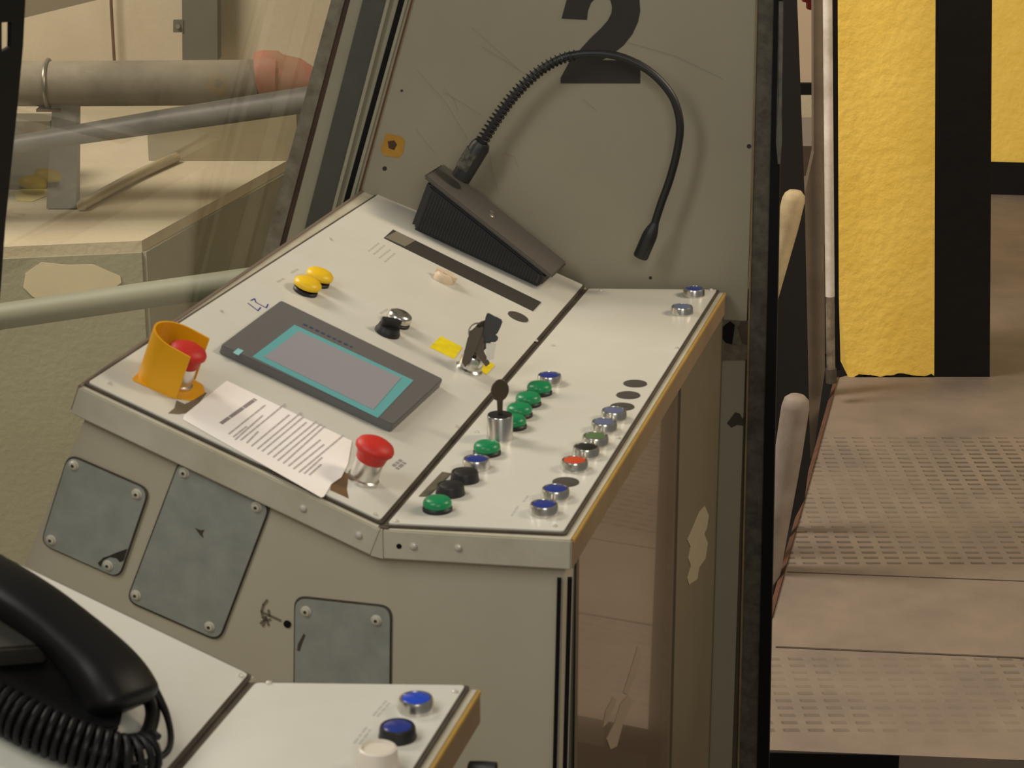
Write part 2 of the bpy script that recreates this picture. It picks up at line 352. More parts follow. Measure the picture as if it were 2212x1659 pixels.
# black corner seal down the edge between the side face and the glossy sheet
bm = bmesh.new(); p0 = pc + V((.002, -.004, -.012)); p1 = pcc + V((.002, -.004, 0))
for dx, w_ in ((-.008, .004), (.002, .0045)):
    prism(bm, [p0+V((dx,0,0)), p0+V((dx+w_,0,0)), p1+V((dx+w_,0,0)), p1+V((dx,0,0))], (0, .006, 0))
link('corner_seal', done(bm, 'corner_seal'), I4, con, RUBBER)
def place_screws(c, fr, lfn, pts, z=TH, mesh=SCREW, name='screw'):
    for u, v in pts: link(name, mesh, at(fr, *lfn(u, v), z=z), c)
place_screws(con, f1, l1, [(712,519),(476,675),(235,831),(808,1114),(985,925),(1157,739),(862,428)])
place_screws(con, f2, l2, [(856,1130),(1198,1140),(1336,950),(1462,755),(1030,937),(1195,750),(1298,630),(1536,629)])
# side face frames (left of the seam and right of the seam)
n_l = s*-1; FL = frame(V((pb.x, pb.y, .5)), e, n_l)
def lfl(u, v, o=0): q = FL.inverted() @ onpl(u, v, pb, n_l); return (q.x, q.y)
dr = (pc-pb); dr.z = 0; n_r = V((dr.y, -dr.x, 0)).normalized(); FR = frame(V((pb.x, pb.y, .5)), dr, n_r)
def lfr(u, v): q = FR.inverted() @ onpl(u, v, pb, n_r); return (q.x, q.y)
# rivets on the folded lips
lipL = B - s*.011; lipR = F2 @ V((0, -.0105, 0))
for u, v in ((655,1098),(775,1156)):
    P = onpl(u, v, lipL, -s); link('bolt', SCREW, frame(P, e, -s) @ M.Scale(1.35, 4), con)
lr_d = (F2 @ V((r2[1][0], r2[1][1], 0)) - F2 @ V((0, -.0105, 0))).normalized(); lr_n = V((lr_d.y, -lr_d.x, 0))
for u, v in ((893,1180),(990,1183)):
    P = onpl(u, v, lipR, lr_n); link('bolt', SCREW, frame(P, lr_d, lr_n) @ M.Scale(1.35, 4), con)
P = onpl(862, 1180, lipR, lr_n); link('open_hole', lm('open_hole', [(.0028,0),(.0028,.0003),(0,.0003)], RUBBER, 14), frame(P, lr_d, lr_n), con)
# access plates
def access(pts, lfn, fr, bolts):
    q = [lfn(*p) for p in pts]
    cx = sum(p[0] for p in q)/4; cy = sum(p[1] for p in q)/4
    g = [(cx+(x-cx)*1.035, cy+(y-cy)*1.035) for x, y in q]
    bm = bmesh.new(); poly2(bm, roundpoly(g, .013, 5), 0, .0012); link('plate_gasket', done(bm, 'plate_gasket'), fr, con, DIRTSHADE)
    bm = bmesh.new(); poly2(bm, roundpoly(q, .012, 5), .0012, .0030); o = link('access_plate', done(bm, 'access_plate'), fr, con, PLATE)
    for b in bolts: link('bolt', BOLT, at(fr, *lfn(*b), z=.0030), o)
access([(150,983),(322,1058),(258,1246),(92,1172)], lfl, FL, [(162,1003),(298,1065),(113,1164),(236,1219)])
access([(392,992),(584,1090),(474,1380),(278,1294)], lfl, FL, [(400,1019),(556,1093),(296,1283),(455,1351)])
access([(640,1290),(844,1312),(842,1540),(638,1530)], lfl, FL, [(663,1318),(815,1337),(662,1505),(815,1518)])
decal('black_stain', [lfl(*q_) for q_ in ((214,1214),(226,1202),(236,1199),(252,1192),(278,1183),(270,1208),(262,1212),(254,1203),(240,1201),(226,1208),(220,1222))], FL, .0030, mat('black_stain', (44,38,32), .7), con)
decal('plate_mark', [lfl(*q_) for q_ in ((424,1138),(436,1143),(444,1142),(440,1150),(442,1160),(434,1152))], FL, .0030, DIRTSHADE, con)
decal('plate_mark', [lfl(*q_) for q_ in ((646,1388),(658,1366),(662,1370),(654,1390),(650,1404),(644,1402))], FL, .0030, DIRTSHADE, con)
decal('open_hole', [(lfl(621,1348)[0]+.0042*math.cos(a*.5), lfl(621,1348)[1]+.0042*math.sin(a*.5)) for a in range(12)], FL, .0002, RUBBER, con)
INKG = mat('felt_pen_grey', (104,98,80), .7)
def strokes(name, paths, lfn, fr, z, wd_, mt, parent):
    bm = bmesh.new()
    for path in paths:
        pts = [V(lfn(*p)) for p in path]
        for a, b in zip(pts, pts[1:]):
            d = (b-a).normalized(); n = V((-d.y, d.x))*wd_/2; a2 = a-d*wd_*.3; b2 = b+d*wd_*.3
            poly2(bm, [tuple(a2+n), tuple(a2-n), tuple(b2-n), tuple(b2+n)], z, z+.0003)
    return link(name, done(bm, name), fr, parent, mt)
strokes('pen_scribble', [[(577,1296),(569,1306),(565,1320),(568,1334),(578,1340)],[(566,1322),(584,1330),(606,1340)],[(563,1346),(570,1340),(584,1338)],[(568,1352),(574,1332),(580,1350)],[(580,1318),(582,1330)]], lfl, FL, .0002, .0022, INKG, con)
# ------------------------------------------------------------------ push buttons
def dome(c, fr, x, y, cap=CAPG, label='green button', z=TH):
    o = link('push_button', BASEC, at(fr, x, y, z=z), c); link('button_cap', cap, at(fr, x, y, z=z), o, None, label); return o
def ring(c, fr, x, y, lmesh, rmesh=RINGC, z=TH, label=None):
    o = link('push_button', rmesh, at(fr, x, y, z=z), c); link('button_lens', lmesh, at(fr, x, y, z=z), o, None, label); return o
LB, LG, LR_, LGR, LBK, LW, LBB = lens(BLUEL), lens(GREYL), lens(REDL), lens(GRNL), lens(BLACKP), lens(WHITEL), lens(BLUEB)
for p in ((945,1105),(1052,983),(1109,926),(1122,901),(1141,877),(1165,853)): dome(con, f2, *l2(*p))
for p in ((973,1070),(1004,1041)): ring(con, f2, *l2(*p), LBK, RINGD, label='black button')
ring(con, f2, *l2(1029,1013), LB, label='blue button'); ring(con, f2, *l2(1187,830), LB, label='blue button')
for p, l, rm, lb in (((1175,1112), LB, RINGC, 'blue button'), ((1200,1078), LB, RINGC, 'blue button'), ((1241,1016), LR_, RINGC, 'red button'), ((1266,987), LBK, RINGC, 'dark button'),
                 ((1286,963), LGR, RINGC, 'green lens'), ((1305,932), LG, RINGC, 'greyish blue lens'), ((1326,907), LG, RINGC, 'greyish blue lens'), ((1473,680), LG, RINGC, 'greyish blue lens'), ((1499,641), LB, RINGC, 'blue button')):
    ring(con, f2, *l2(*p), l, rm, label=lb)
for p in ((1222,1045),(1344,882),(1357,857),(1372,832)): link('hole_plug', PLUG, at(f2, *l2(*p), z=TH), con)
link('hole_plug', PLUG, at(f1, *l1(1118,687), z=TH), con)
for p in ((684,614),(658,633)):
    o = link('push_button', BASEC, at(f1, *l1(*p), z=TH), con); link('button_cap', MUSH, at(f1, *l1(*p), z=TH), o, None, 'yellow mushroom cap')
# dark legend plate beside the two black buttons
decal('legend_plate', [l2(*p) for p in ((905,1076),(925,1076),(975,1027),(955,1024))], f2, TH, mat('legend', (104,96,74), .6, 0, (74,68,54), 90, .4), con, .001)
# printed lettering beside buttons, long since rubbed faint
def dashes(name, rows, lfn, fr, z, h, mt, parent, word=(.004,.010), gap=.0022):
    bm = bmesh.new()
    for (a, b) in rows:
        a = V(lfn(*a)); b = V(lfn(*b)); d = (b-a); L = d.length; d.normalize(); n = V((-d.y, d.x))*h/2; t = 0
        while t < L-.001:
            w_ = min(random.uniform(*word), L-t); p = a+d*t; q = p+d*w_
            poly2(bm, [tuple(p+n), tuple(p-n), tuple(q-n), tuple(q+n)], z, z+.0002); t += w_+gap
    return link(name, done(bm, name), fr, parent, mt)
FAINT = mat('faint_print', (176,174,166), .6)
dashes('printed_legend', [((795,545),(818,527)),((806,552),(830,532)),((818,560),(842,541)),((830,568),(852,549))], l1, f1, TH, .0022, FAINT, con)
for ab in (((598,612),(612,604)),((628,592),(642,584)),((820,680),(836,670))): dashes('printed_legend', [ab], l1, f1, TH, .003, FAINT, con, (.008,.012))
dashes('printed_legend', [((848,1010),(866,996)),((856,1016),(874,1002))], l1, f1, TH, .004, INKD, con)
dashes('printed_legend', [((1105,1118),(1120,1095)),((1130,1088),(1142,1072))], l2, f2, TH, .0022, FAINT, con)
strokes('pen_mark', [[(535,658),(556,674),(562,667)],[(541,652),(549,648),(552,656),(574,668),(578,660)]], l1, f1, TH, .0016, INKB, con)
# selector knobs
def knob(c, fr, x, y, base, top_, rot):
    o = link('selector_switch', lm('selector_base', [(.0155,0),(.0155,.003),(.0140,.006),(.0128,.010),(0,.010)], base), at(fr, x, y, z=TH), c)
    bm = bmesh.new(); poly2(bm, rrect(-.0125,-.0048,.0125,.0048,.0035), .010, .0185, .0012); link('knob', done(bm, 'knob'), at(fr, x, y, rot, TH), o, top_); return o
o = link('push_button', BASEC, at(f1, *l1(857,702), z=TH), con); link('button_cap', lm('chrome_cap', [(.0125,.004),(.0150,.0055),(.0152,.010),(.0140,.0135),(.0100,.0155),(0,.0165)], CHROME, 32, 60), at(f1, *l1(857,702), z=TH), o, None, 'chrome cap')
knob(con, f1, *l1(835,722), BLACKP, BLACKP, R(40))
o = link('selector_switch', lm('rosette', [(.014,0),(.014,.006),(.011,.010),(.006,.0105),(.005,.007),(0,.007)], BEIGE), at(f1, *l1(958,608), z=TH), con, None, 'beige knob')
bm = bmesh.new(); poly2(bm, rrect(-.0155,-.0038,.0155,.0038,.003), .006, .011, .001); link('knob', done(bm, 'knob'), at(f1, *l1(958,608), R(-10), TH), o, BEIGE)
# recessed label slot
sl = [l1(*p) for p in ((848,499),(1168,656),(1150,675),(828,517))]
xm = sl[0][0]+.028
bm = bmesh.new(); poly2(bm, sl, TH, TH+.0008); link('label_slot', done(bm, 'label_slot'), f1, con, mat('slot_dark', (52,49,44), .6))
x0_, y0_, y1_ = sl[3][0], sl[3][1], sl[0][1]
bm = bmesh.new(); poly2(bm, [(x0_+.001,y0_+.002),(x0_+.030,y0_+.002),(x0_+.033,y1_-.003),(x0_+.004,y1_-.002)], TH+.0008, TH+.0012); link('slot_insert', done(bm, 'slot_insert'), f1, con, mat('slot_insert', (116,110,94), .6))
# emergency stops
ESTEM = lm('stop_stem', [(.0165,0),(.0165,.004),(.0146,.005),(.0146,.024),(0,.024)], CHROME)
ECAP = lm('stop_cap', [(.0130,.0225),(.0150,.0245),(.0160,.0300),(.0172,.0335),(.0200,.0365),(.0203,.0395),(.0185,.0430),(.0130,.0462),(.0060,.0478),(0,.0480)], REDP, 40, 60)
def estop(x, y):
    o = link('emergency_stop', ESTEM, at(f1, x, y, z=TH), con); link('stop_cap', ECAP, at(f1, x, y, z=TH), o, None, 'red mushroom cap'); return o
estop(*l1(782,1040)); eo = estop(*l1(380,834)); gx, gy = l1(362,828)
bm = bmesh.new(); r_, t_ = .0315, .0022; outer = []; inner = []
for i in range(25):
    a = R(90 + 180*i/24); outer.append((r_*math.cos(a), r_*math.sin(a))); inner.append(((r_-t_)*math.cos(a), (r_-t_)*math.sin(a)))
pts = [(.020, r_)] + outer + [(.020, -r_), (.020, -r_+t_)] + inner[::-1] + [(.020, r_-t_)]
# taller at the back, so build the strip with a sloping top
n = len(pts); lo = [bm.verts.new((x, y, .001)) for x, y in pts]; hi = [bm.verts.new((x, y, .055 - (x+.033)*.10)) for x, y in pts]
for i in range(n): bm.faces.new((lo[i], lo[(i+1) % n], hi[(i+1) % n], hi[i]))
half = n//2
for i in range(half-0):
    a, b_, c_, d_ = i, i+1, n-2-i, n-1-i
    if b_ < c_:
        bm.faces.new((hi[a], hi[b_], hi[c_], hi[d_])); bm.faces.new((lo[a], lo[d_], lo[c_], lo[b_]))
link('stop_guard', done(bm, 'stop_guard', True, 40), at(f1, gx, gy, R(4), TH), con, GUARD, 'yellow curved guard')
bm = bmesh.new(); poly2(bm, roundpoly([(-.03,-.03),(.014,-.032),(.034,-.020),(.038,.010),(.030,.026),(-.03,.030)], .004, 3), 0, .001)
link('guard_base', done(bm, 'guard_base'), at(f1, gx, gy, R(4), TH), con, GUARD)
# stains and glue left by old tape
decal('glue_residue', [l1(*p) for p in ((735,1018),(752,1028),(748,1060),(752,1080),(735,1072),(712,1062),(716,1040),(706,1038),(716,1030),(730,1030))], f1, TH, STAIN, con, .0003)
decal('glue_residue', [l1(*p) for p in ((380,868),(398,876),(420,866),(436,850),(446,852),(424,880),(400,896),(384,898),(362,896),(376,884))], f1, TH, mat('grime', (118,104,80), .8, 0, (92,80,62), 50, .5), con, .0003)
# yellow stickers round the key switch
decal('yellow_sticker', [l1(*p) for p in ((951,729),(998,753),(980,778),(927,753))], f1, TH, LABELY, con, .0005)
decal('yellow_sticker', [l1(*p) for p in ((1052,782),(1068,792),(1050,812),(1034,804))], f1, TH, LABELY, con, .0005)
# lock and key switches
KSW = lm('key_switch', [(.0165,0),(.0165,.002),(.0142,.004),(.0142,.0185),(.0130,.020),(0,.020)], CHROME)
def keymesh(bow=.0125, shaft=.016):
    bm = bmesh.new(); pts = [(bow*math.cos(a*math.pi/9)*.8, shaft+bow*.95+bow*math.sin(a*math.pi/9)) for a in range(-7, 17) if not (-7 < 0 and a in (-4,-5))]
    pts = [(x, y) for x, y in pts]
    outline = [(-.0028, 0), (.0028, 0), (.0028, shaft)] + [(bow*.82*math.sin(R(t)), shaft+bow*.9-bow*math.cos(R(t))) for t in range(25, 340, 20)] + [(-.0028, shaft)]
    poly2(bm, outline, -.0011, .0011, .0004, 1); return done(bm, 'key')
kx, ky = l2(1080,950)
KST = lm('tall_key_switch', [(.0150,0),(.0150,.002),(.0140,.004),(.0140,.026),(.0134,.027),(0,.027)], CHROME)
ks_ = link('key_switch', KST, at(f2, kx, ky, z=TH), con); link('lock_face', lm('lock_face', [(.0132,.0272),(.0132,.0278),(0,.0278)], BLACKP), at(f2, kx, ky, z=TH), ks_)
KD = mat('key_dark_brass', (78,68,54), .45, .5)
ko = link('key', keymesh(), at(f2, kx, ky, R(35), TH+.0279) @ M.Rotation(R(90), 4, 'X'), None, KD); tag(ko, 'small dark key standing in the chrome lock among the green buttons', 'key')
kx, ky = l1(1012,800)
link('key_switch', KSW, at(f1, kx, ky, z=TH), con)
kb = empty('key_bunch', at(f1, kx, ky, z=TH+.021).translation, 'bunch of worn keys and black fob hanging from the lock between yellow stickers', 'keys')
Kf = at(f1, kx, ky, R(20), TH+.0206)
link('key', keymesh(.014,.018), Kf @ M.Rotation(R(90), 4, 'X'), kb, KD)
ringp = Kf @ V((-.006, 0, .027))
camdir = (CAMP - ringp).normalized(); side = V((1,0,0)); kup = camdir.cross(side).normalized()
if kup.z < 0: kup = -kup
bm = bmesh.new(); tube(bm, [ringp + side*.011*math.cos(R(a)) + kup*.011*math.sin(R(a)) for a in range(0, 361, 20)], .0009, 8); link('ring', done(bm, 'ring', True), I4, kb, STEEL)
def slab(name, pts, th_, mt, dz=0.0, yaw_=0):
    bm = bmesh.new(); poly2(bm, pts, -th_/2, th_/2, min(.0014, th_*.3), 2)
    return link(name, done(bm, name), frame(ringp + camdir*dz, side*math.cos(yaw_)+kup*math.sin(yaw_), camdir), kb, mt)
slab('fob', [(.006,-.006),(.014,-.008),(.022,-.002),(.026,.006),(.029,.014),(.020,.019),(.014,.020),(.011,.024),(.008,.016)], .008, BLACKP, .008)
slab('fob', [(-.013,-.020),(-.008,.002),(.002,.012),(.012,.010),(.017,.000),(.014,-.014),(.004,-.024)], .007, mat('worn_fob', (58,52,44), .5, .2, (24,22,20), 120, .4), -.002)
slab('fob', [(.006,-.012),(.022,-.011),(.024,-.004),(.010,-.001)], .006, BLACKP, .010)
slab('key', [(-.003,.007),(-.012,-.006),(-.019,-.034),(-.015,-.041),(-.005,-.026),(.002,-.008),(.006,.004)], .002, KD, .006)
slab('key', [(-.010,.002),(.006,.008),(.010,-.004),(.006,-.022),(.014,-.036),(.009,-.040),(-.002,-.024),(-.012,-.014)], .0022, KD, .003)
slab('tag', [(.009,-.012),(.021,-.013),(.018,-.031),(.010,-.032)], .0016, STEEL, .004)
# ------------------------------------------------------------------ touch panel
hm = [l1(*p) for p in ((600,668),(950,838),(842,938),(470,766))]
hx = (V(hm[1])-V(hm[0])); sx0 = min(hm[0][0], hm[3][0]); 
HM = link('touch_panel', (lambda bm: (poly2(bm, roundpoly([hm[3],hm[2],hm[1],hm[0]], .004, 3), 0, .0105, .0018, 2), done(bm, 'touch_panel', True, 30))[1])(bmesh.new()), f1 @ M.Translation((0,0,TH)), con, DARKG)
def inset(q, l_, r__, b_, t__):
    bl, br, tr, tl = [V(p) for p in q]
    def P(u, v): return (bl*(1-u)+br*u)*(1-v) + (tl*(1-u)+tr*u)*v
    return [tuple(P(l_, b_)), tuple(P(1-r__, b_)), tuple(P(1-r__, 1-t__)), tuple(P(l_, 1-t__))]
# the face sits a centimetre above the panel
def l1h(h): 
    def f(u, v): q = F1.inverted() @ onpl(u, v, B + nP1*h, nP1); return (q.x, q.y)
    return f
lh = l1h(TH+.0105)
decal('screen_border', [lh(*p) for p in ((545,771),(816,903),(893,822),(636,702))], f1, TH+.0105, TEAL, HM, .0004, 'teal border')
decal('screen', [lh(*p) for p in ((570,772),(806,886),(866,817),(645,716))], f1, TH+.0109, SCREEN, HM, .0004, 'grey screen')
decal('maker_plate', [lh(*p) for p in ((503,762),(515,768),(526,758),(514,753))], f1, TH+.0105, mat('maker_plate', (140,200,200), .5), HM, .0004)
dashes('printed_legend', [((655,700),(760,750))], lh, f1, TH+.0109, .004, mat('legend_blue', (60,70,110), .6), HM, (.003,.005), .0035)
# ------------------------------------------------------------------ instruction sheet
lp = l1h(TH+.001)
pq = [lp(*p) for p in ((490,822),(760,952),(752,1000),(738,1030),(716,1045),(700,1072),(694,1074),(395,905),(398,896),(440,862))]
bm = bmesh.new(); poly2(bm, pq, TH+.0004, TH+.0009)
PS = link('instruction_sheet', done(bm, 'instruction_sheet'), f1, None, PAPER)
tag(PS, 'white printed instruction sheet with curled edge below the touch panel', 'paper sheet')
dashes('printed_heading', [((477,915),(552,862))], lp, f1, TH+.0009, .0042, INKD, PS, (.02,.04), .0015)
rows = [((494,938),(573,875)),((504,944),(533,921)),((508,950),(568,897)),((520,951),(616,872)),((533,957),(558,932)),((543,964),(625,896)),((556,970),(652,890)),((566,975),(656,900)),
        ((578,982),(662,912)),((590,988),(684,910)),((600,995),(694,915)),((612,1001),(702,920)),((623,1007),(692,950)),((634,1013),(700,960)),((646,1020),(742,940)),((657,1023),(696,988)),((668,1026),(694,1003))]
dashes('printed_lines', rows, lp, f1, TH+.0009, .0019, INK, PS, (.008,.024), .0010)
# ------------------------------------------------------------------ intercom with gooseneck microphone
def i1(u, v, h):                                           # a point h above the sloped panel
    return onpl(u, v, B + nP1*(TH+h), nP1)
G0 = i1(884,494,0); G1 = i1(1165,625,0)
gx_ = (G1-G0); gl = gx_.length; GF = frame(G0, gx_, nP1)   # x along the front foot, y towards the wall, z off the panel
def gl_(u, v, y): P = onpl(u, v, GF @ V((0, y, 0)), GF.col[1].to_3d()); q = GF.inverted() @ P; return (q.x, q.z)
ic = empty('intercom', GF @ V((gl/2, .03, 0)), 'black desk intercom with ribbed front standing before the wall marked 2', 'intercom')
fz0 = gl_(918,378,.003); fz1 = gl_(1197,592,.003)
print('intercom', gl, fz0, fz1)
D_ = .075
prof_l = fz0[1]; prof_r = max(.012, fz1[1])
# wedge: front face tall at left, low at right; top leans back down to the wall
def wedge(bm, x0, x1, h0, h1, y0, y1, z0=0, bev=.003):
    a = [(x0,y0,z0),(x1,y0,z0),(x1,y1,z0),(x0,y1,z0)]; b = [(x0+(fz0[0]-0)*0,y0,h0),(x1,y0,h1),(x1,y1,h1),(x0,y1,h0)]
    va = [bm.verts.new(p) for p in a]; vb = [bm.verts.new(p) for p in b]
    fs = [bm.faces.new(va[::-1]), bm.faces.new(vb)] + [bm.faces.new((va[i], va[(i+1)%4], vb[(i+1)%4], vb[i])) for i in range(4)]
    bmesh.ops.bevel(bm, geom=list({e_ for f in fs for e_ in f.edges}), offset=bev, segments=3, affect='EDGES', clamp_overlap=True)
bm = bmesh.new(); wedge(bm, 0, gl, fz0[1]-.004, prof_r-.004, 0, D_, 0, .006); link('housing', done(bm, 'housing', True, 30), GF, ic, INTERC)
bm = bmesh.new()
for k in range(42):
    x = .010 + (gl-.022)*k/41; h = fz0[1]+(prof_r-fz0[1])*(x/gl)-.012
    if h > .006: box(bm, x, -.0012, .005, x+.0022, .001, h)
link('ribbed_front', done(bm, 'ribbed_front'), GF, ic, BLACKP)
# top plate, overhanging
bm = bmesh.new(); a = math.atan2(prof_r-fz0[1], gl); L = gl/math.cos(a)
box(bm, -.006, -.004, -.002, L+.010, D_, .003, .003, 3)
TPm = GF @ M.Translation((0, 0, fz0[1]-.002)) @ M.Rotation(-a, 4, 'Y')
link('top_plate', done(bm, 'top_plate', True, 30), TPm, ic, INTTOP)
bm = bmesh.new(); lathe(bm, [(.0045,.003),(.0045,.0045),(.003,.0055),(0,.0057)], 16, M.Translation((L*.47,.030,0))); lathe(bm, [(.0035,.003),(.0035,.0042),(0,.0045)], 16, M.Translation((L*.47-.004,.042,0)))
link('talk_button', done(bm, 'talk_button', True), TPm, ic, STEEL)
# gooseneck lies in a plane parallel to the wall, through the socket
q = TPm @ V((.040, .040, .003)); gp = wn
def og(u, v): return onpl(u, v, q, gp)
bm = bmesh.new(); c0, c1 = og(995,385), og(1042,308)
tube(bm, [c0, c0.lerp(c1,.1), c0.lerp(c1,.9), c1], lambda t: .0135 if t < .95 else .011, 24); link('socket', done(bm, 'socket', True), I4, ic, BLACKP)
bm = bmesh.new(); tube(bm, [c0.lerp(c1,.25)+wn*.0012+V((-.002,0,.001)), c0.lerp(c1,.75)+wn*.0012+V((-.002,0,.001))], .0128, 20); link('socket_label', done(bm, 'socket_label', True), I4, ic, mat('worn_label', (96,90,80), .5, 0, (34,32,30), 140, .3))
neck = [og(*p) for p in ((1036,318),(1068,266),(1110,208),(1160,158),(1205,130),(1245,118),(1300,116),(1350,126),(1400,152),(1438,188),(1460,226),(1469,275),(1462,330),(1446,390),(1428,440),(1414,484))]
bm = bmesh.new(); tube(bm, spline(neck, 5), .0053, 14); link('gooseneck', done(bm, 'gooseneck', True), I4, ic, BLACKP)
h0, h1 = og(1416,480), og(1383,556)
bm = bmesh.new(); tube(bm, [h0.lerp(h1, t) for t in (0,.08,.22,.34,.42,.97,1)], lambda t: (.005,.0062,.0086,.0098,.0102,.0102,.0092)[round(t*6)], 20); link('microphone_head', done(bm, 'microphone_head', True, 50), I4, ic, BLACKP)
sp_ = spline(neck[:6], 30); bm = bmesh.new(); cum = [0]
for a_, b_ in zip(sp_, sp_[1:]): cum.append(cum[-1]+(b_-a_).length)
tot = cum[-1]; turns = 30; path = []
import bisect
for i in range(turns*12):
    t = tot*(i/(turns*12)); k = min(bisect.bisect_right(cum, t)-1, len(sp_)-2); f = (t-cum[k])/(cum[k+1]-cum[k]); p = sp_[k].lerp(sp_[k+1], f); d = (sp_[k+1]-sp_[k]).normalized()
    u_ = wn; v_ = d.cross(u_).normalized(); an = 2*math.pi*i/12; rr = .0088 - .0022*(t/tot)
    path.append(p + u_*rr*math.cos(an) + v_*rr*math.sin(an) + v_*(-.0016 if v_.z > 0 else .0016)*-1*(1-t/tot))
tube(bm, path, .0009, 6); link('spring', done(bm, 'spring', True), I4, ic, BLACKP)
# ------------------------------------------------------------------ near console and telephone
Hn = onz(540, 1477, ZP); shift = Hn - (F2 @ V((l2(1272,626)[0]-.005, l2(1272,626)[1], 0)))
con2, g1, g2, *_ , = (make_console(shift, 'cream control console in the foreground carrying the black telephone handset')[:3])
body(con2, shift, r1, r2, g1, g2, .86)
nH = B + shift
def m1(u, v, h=0): q = g1.inverted() @ onpl(u, v, nH + nP1*(TH+h), nP1); return (q.x, q.y)
def m2(u, v): q = g2.inverted() @ onz(u, v, ZP); return (q.x, q.y)
for p, l_, rm, lb in (((899,1536), LBB, RINGC, 'bright blue button'), ((859,1597), LB, RINGD, 'dark blue button')): ring(con2, g2, *m2(*p), l_, rm, label=lb)
x_, y_ = m2(817, 1662)
link('push_button', lm('tall_button', [(.0158,0),(.016,.004),(.0152,.012),(.0145,.0165),(.0128,.0175),(.0120,.0150),(0,.0150)], WHITEL), at(g2, x_, y_, z=TH), con2, None, 'pale silver button')
place_screws(con2, g1, m1, [(518,1460)]); place_screws(con2, g2, m2, [(581,1480),(983,1499)])
dashes('printed_legend', [((806,1550),(836,1516)),((815,1552),(842,1522)),((765,1610),(794,1572)),((776,1612),(800,1580))], m2, g2, TH, .0020, FAINT, con2)
# short black knob under the rim at the right
kp = ony(1044, 1664, 1.55); bm = bmesh.new(); tube(bm, [kp+V((-.010,.004,-.002)), kp+V((0,0,0)), kp+V((.010,-.002,0))], .0075, 20); link('latch_knob', done(bm, 'latch_knob', True, 40), I4, con2, BLACKP)
tel = empty('telephone', onpl(60, 1400, nH + nP1*TH, nP1), 'black telephone with coiled cord lying on the foreground console', 'telephone')
def mp(u, v, h): return onpl(u, v, nH + nP1*(TH+h), nP1)
GT = g1
# base
bq = [m1(*p) for p in ((-210,1250),(150,1400),(262,1500),(232,1650),(-210,1510))]
bm = bmesh.new(); poly2(bm, roundpoly(bq, .012, 4), TH, TH+.030, .004, 3); link('telephone_base', done(bm, 'telephone_base', True, 30), GT, tel, PHONE)
bm = bmesh.new(); gq = [m1(*p, .045) for p in ((-160,1240),(118,1368),(108,1400),(-160,1420))]; poly2(bm, [gq[0], gq[3], gq[2], gq[1]], TH+.03, TH+.048, .002, 2); link('cradle', done(bm, 'cradle', True, 30), GT, tel, PHONEG)
# handset: one swept bar with two flared ends
hp = [mp(*p, h) for p, h in (((-320,1125),.040),((-200,1170),.050),((-60,1232),.058),((50,1296),.060),((135,1358),.056),((205,1425),.048),((245,1480),.040),((268,1535),.028))]
hs = spline(hp, 6)
bm = bmesh.new(); rings = []; N = len(hs)
for i, p in enumerate(hs):
    t = i/(N-1); d = (hs[min(i+1,N-1)]-hs[max(i-1,0)]).normalized(); upv = (nP1 - d*nP1.dot(d)).normalized(); sd = d.cross(upv)
    wdt = .0265 + .006*max(0, (t-.55)/.45) - .010*max(0, (t-.93)/.07)**2; hgt = .0150 + .010*max(0, (t-.6)/.4) - .008*max(0, (t-.93)/.07)**2
    rr = []
    for k in range(20):
        a = 2*math.pi*k/20; ca, sa = math.cos(a), math.sin(a); ca = math.copysign(abs(ca)**.7, ca); sa = math.copysign(abs(sa)**.7, sa)
        rr.append(bm.verts.new(p + sd*ca*wdt + upv*sa*hgt))
    rings.append(rr)
for a_, b_ in zip(rings, rings[1:]):
    for k in range(20): bm.faces.new((a_[k], a_[(k+1)%20], b_[(k+1)%20], b_[k]))
bm.faces.new(rings[0]); bm.faces.new(rings[-1][::-1]); link('handset', done(bm, 'handset', True, 50), I4, tel, PHONE)
# cord: strain relief, loop, coil
sr = [mp(*p, h) for p, h in (((318,1466),.024),((340,1502),.022),((360,1545),.018),((369,1590),.012),((362,1622),.008),((336,1640),.007),((300,1650),.008),((262,1652),.009))]
bm = bmesh.new(); tube(bm, spline(sr, 6), lambda t: .0042-.0016*min(1,t*3), 12); link('cord', done(bm, 'cord', True), I4, tel, PHONE)
bm = bmesh.new(); tube(bm, spline([mp(*p, h) for p, h in (((240,1500),.03),((275,1508),.026),((318,1508),.02),((330,1540),.014),((318,1585),.012),((292,1610),.012),((250,1600),.014))], 6), .006, 12); link('strain_relief', done(bm, 'strain_relief', True), I4, tel, PHONE)
cl = spline([mp(*p, .020) for p in ((330,1628),(270,1636),(205,1620),(140,1596),(70,1566),(0,1528),(-120,1470))], 24)
cum = [0]
for a_, b_ in zip(cl, cl[1:]): cum.append(cum[-1]+(b_-a_).length)
tot = cum[-1]; turns = int(tot/.0068); path = []
for i in range(turns*14):
    t = tot*(i/(turns*14)); k = min(bisect.bisect_right(cum, t)-1, len(cl)-2); f = (t-cum[k])/(cum[k+1]-cum[k]); p = cl[k].lerp(cl[k+1], f); d = (cl[k+1]-cl[k]).normalized()
    u_ = nP1; v_ = d.cross(u_).normalized(); an = 2*math.pi*i/14
    path.append(p + u_*.0155*math.cos(an) + v_*.0155*math.sin(an))
bm = bmesh.new(); tube(bm, path, .0027, 8); link('coiled_cord', done(bm, 'coiled_cord', True), I4, tel, PHONE)
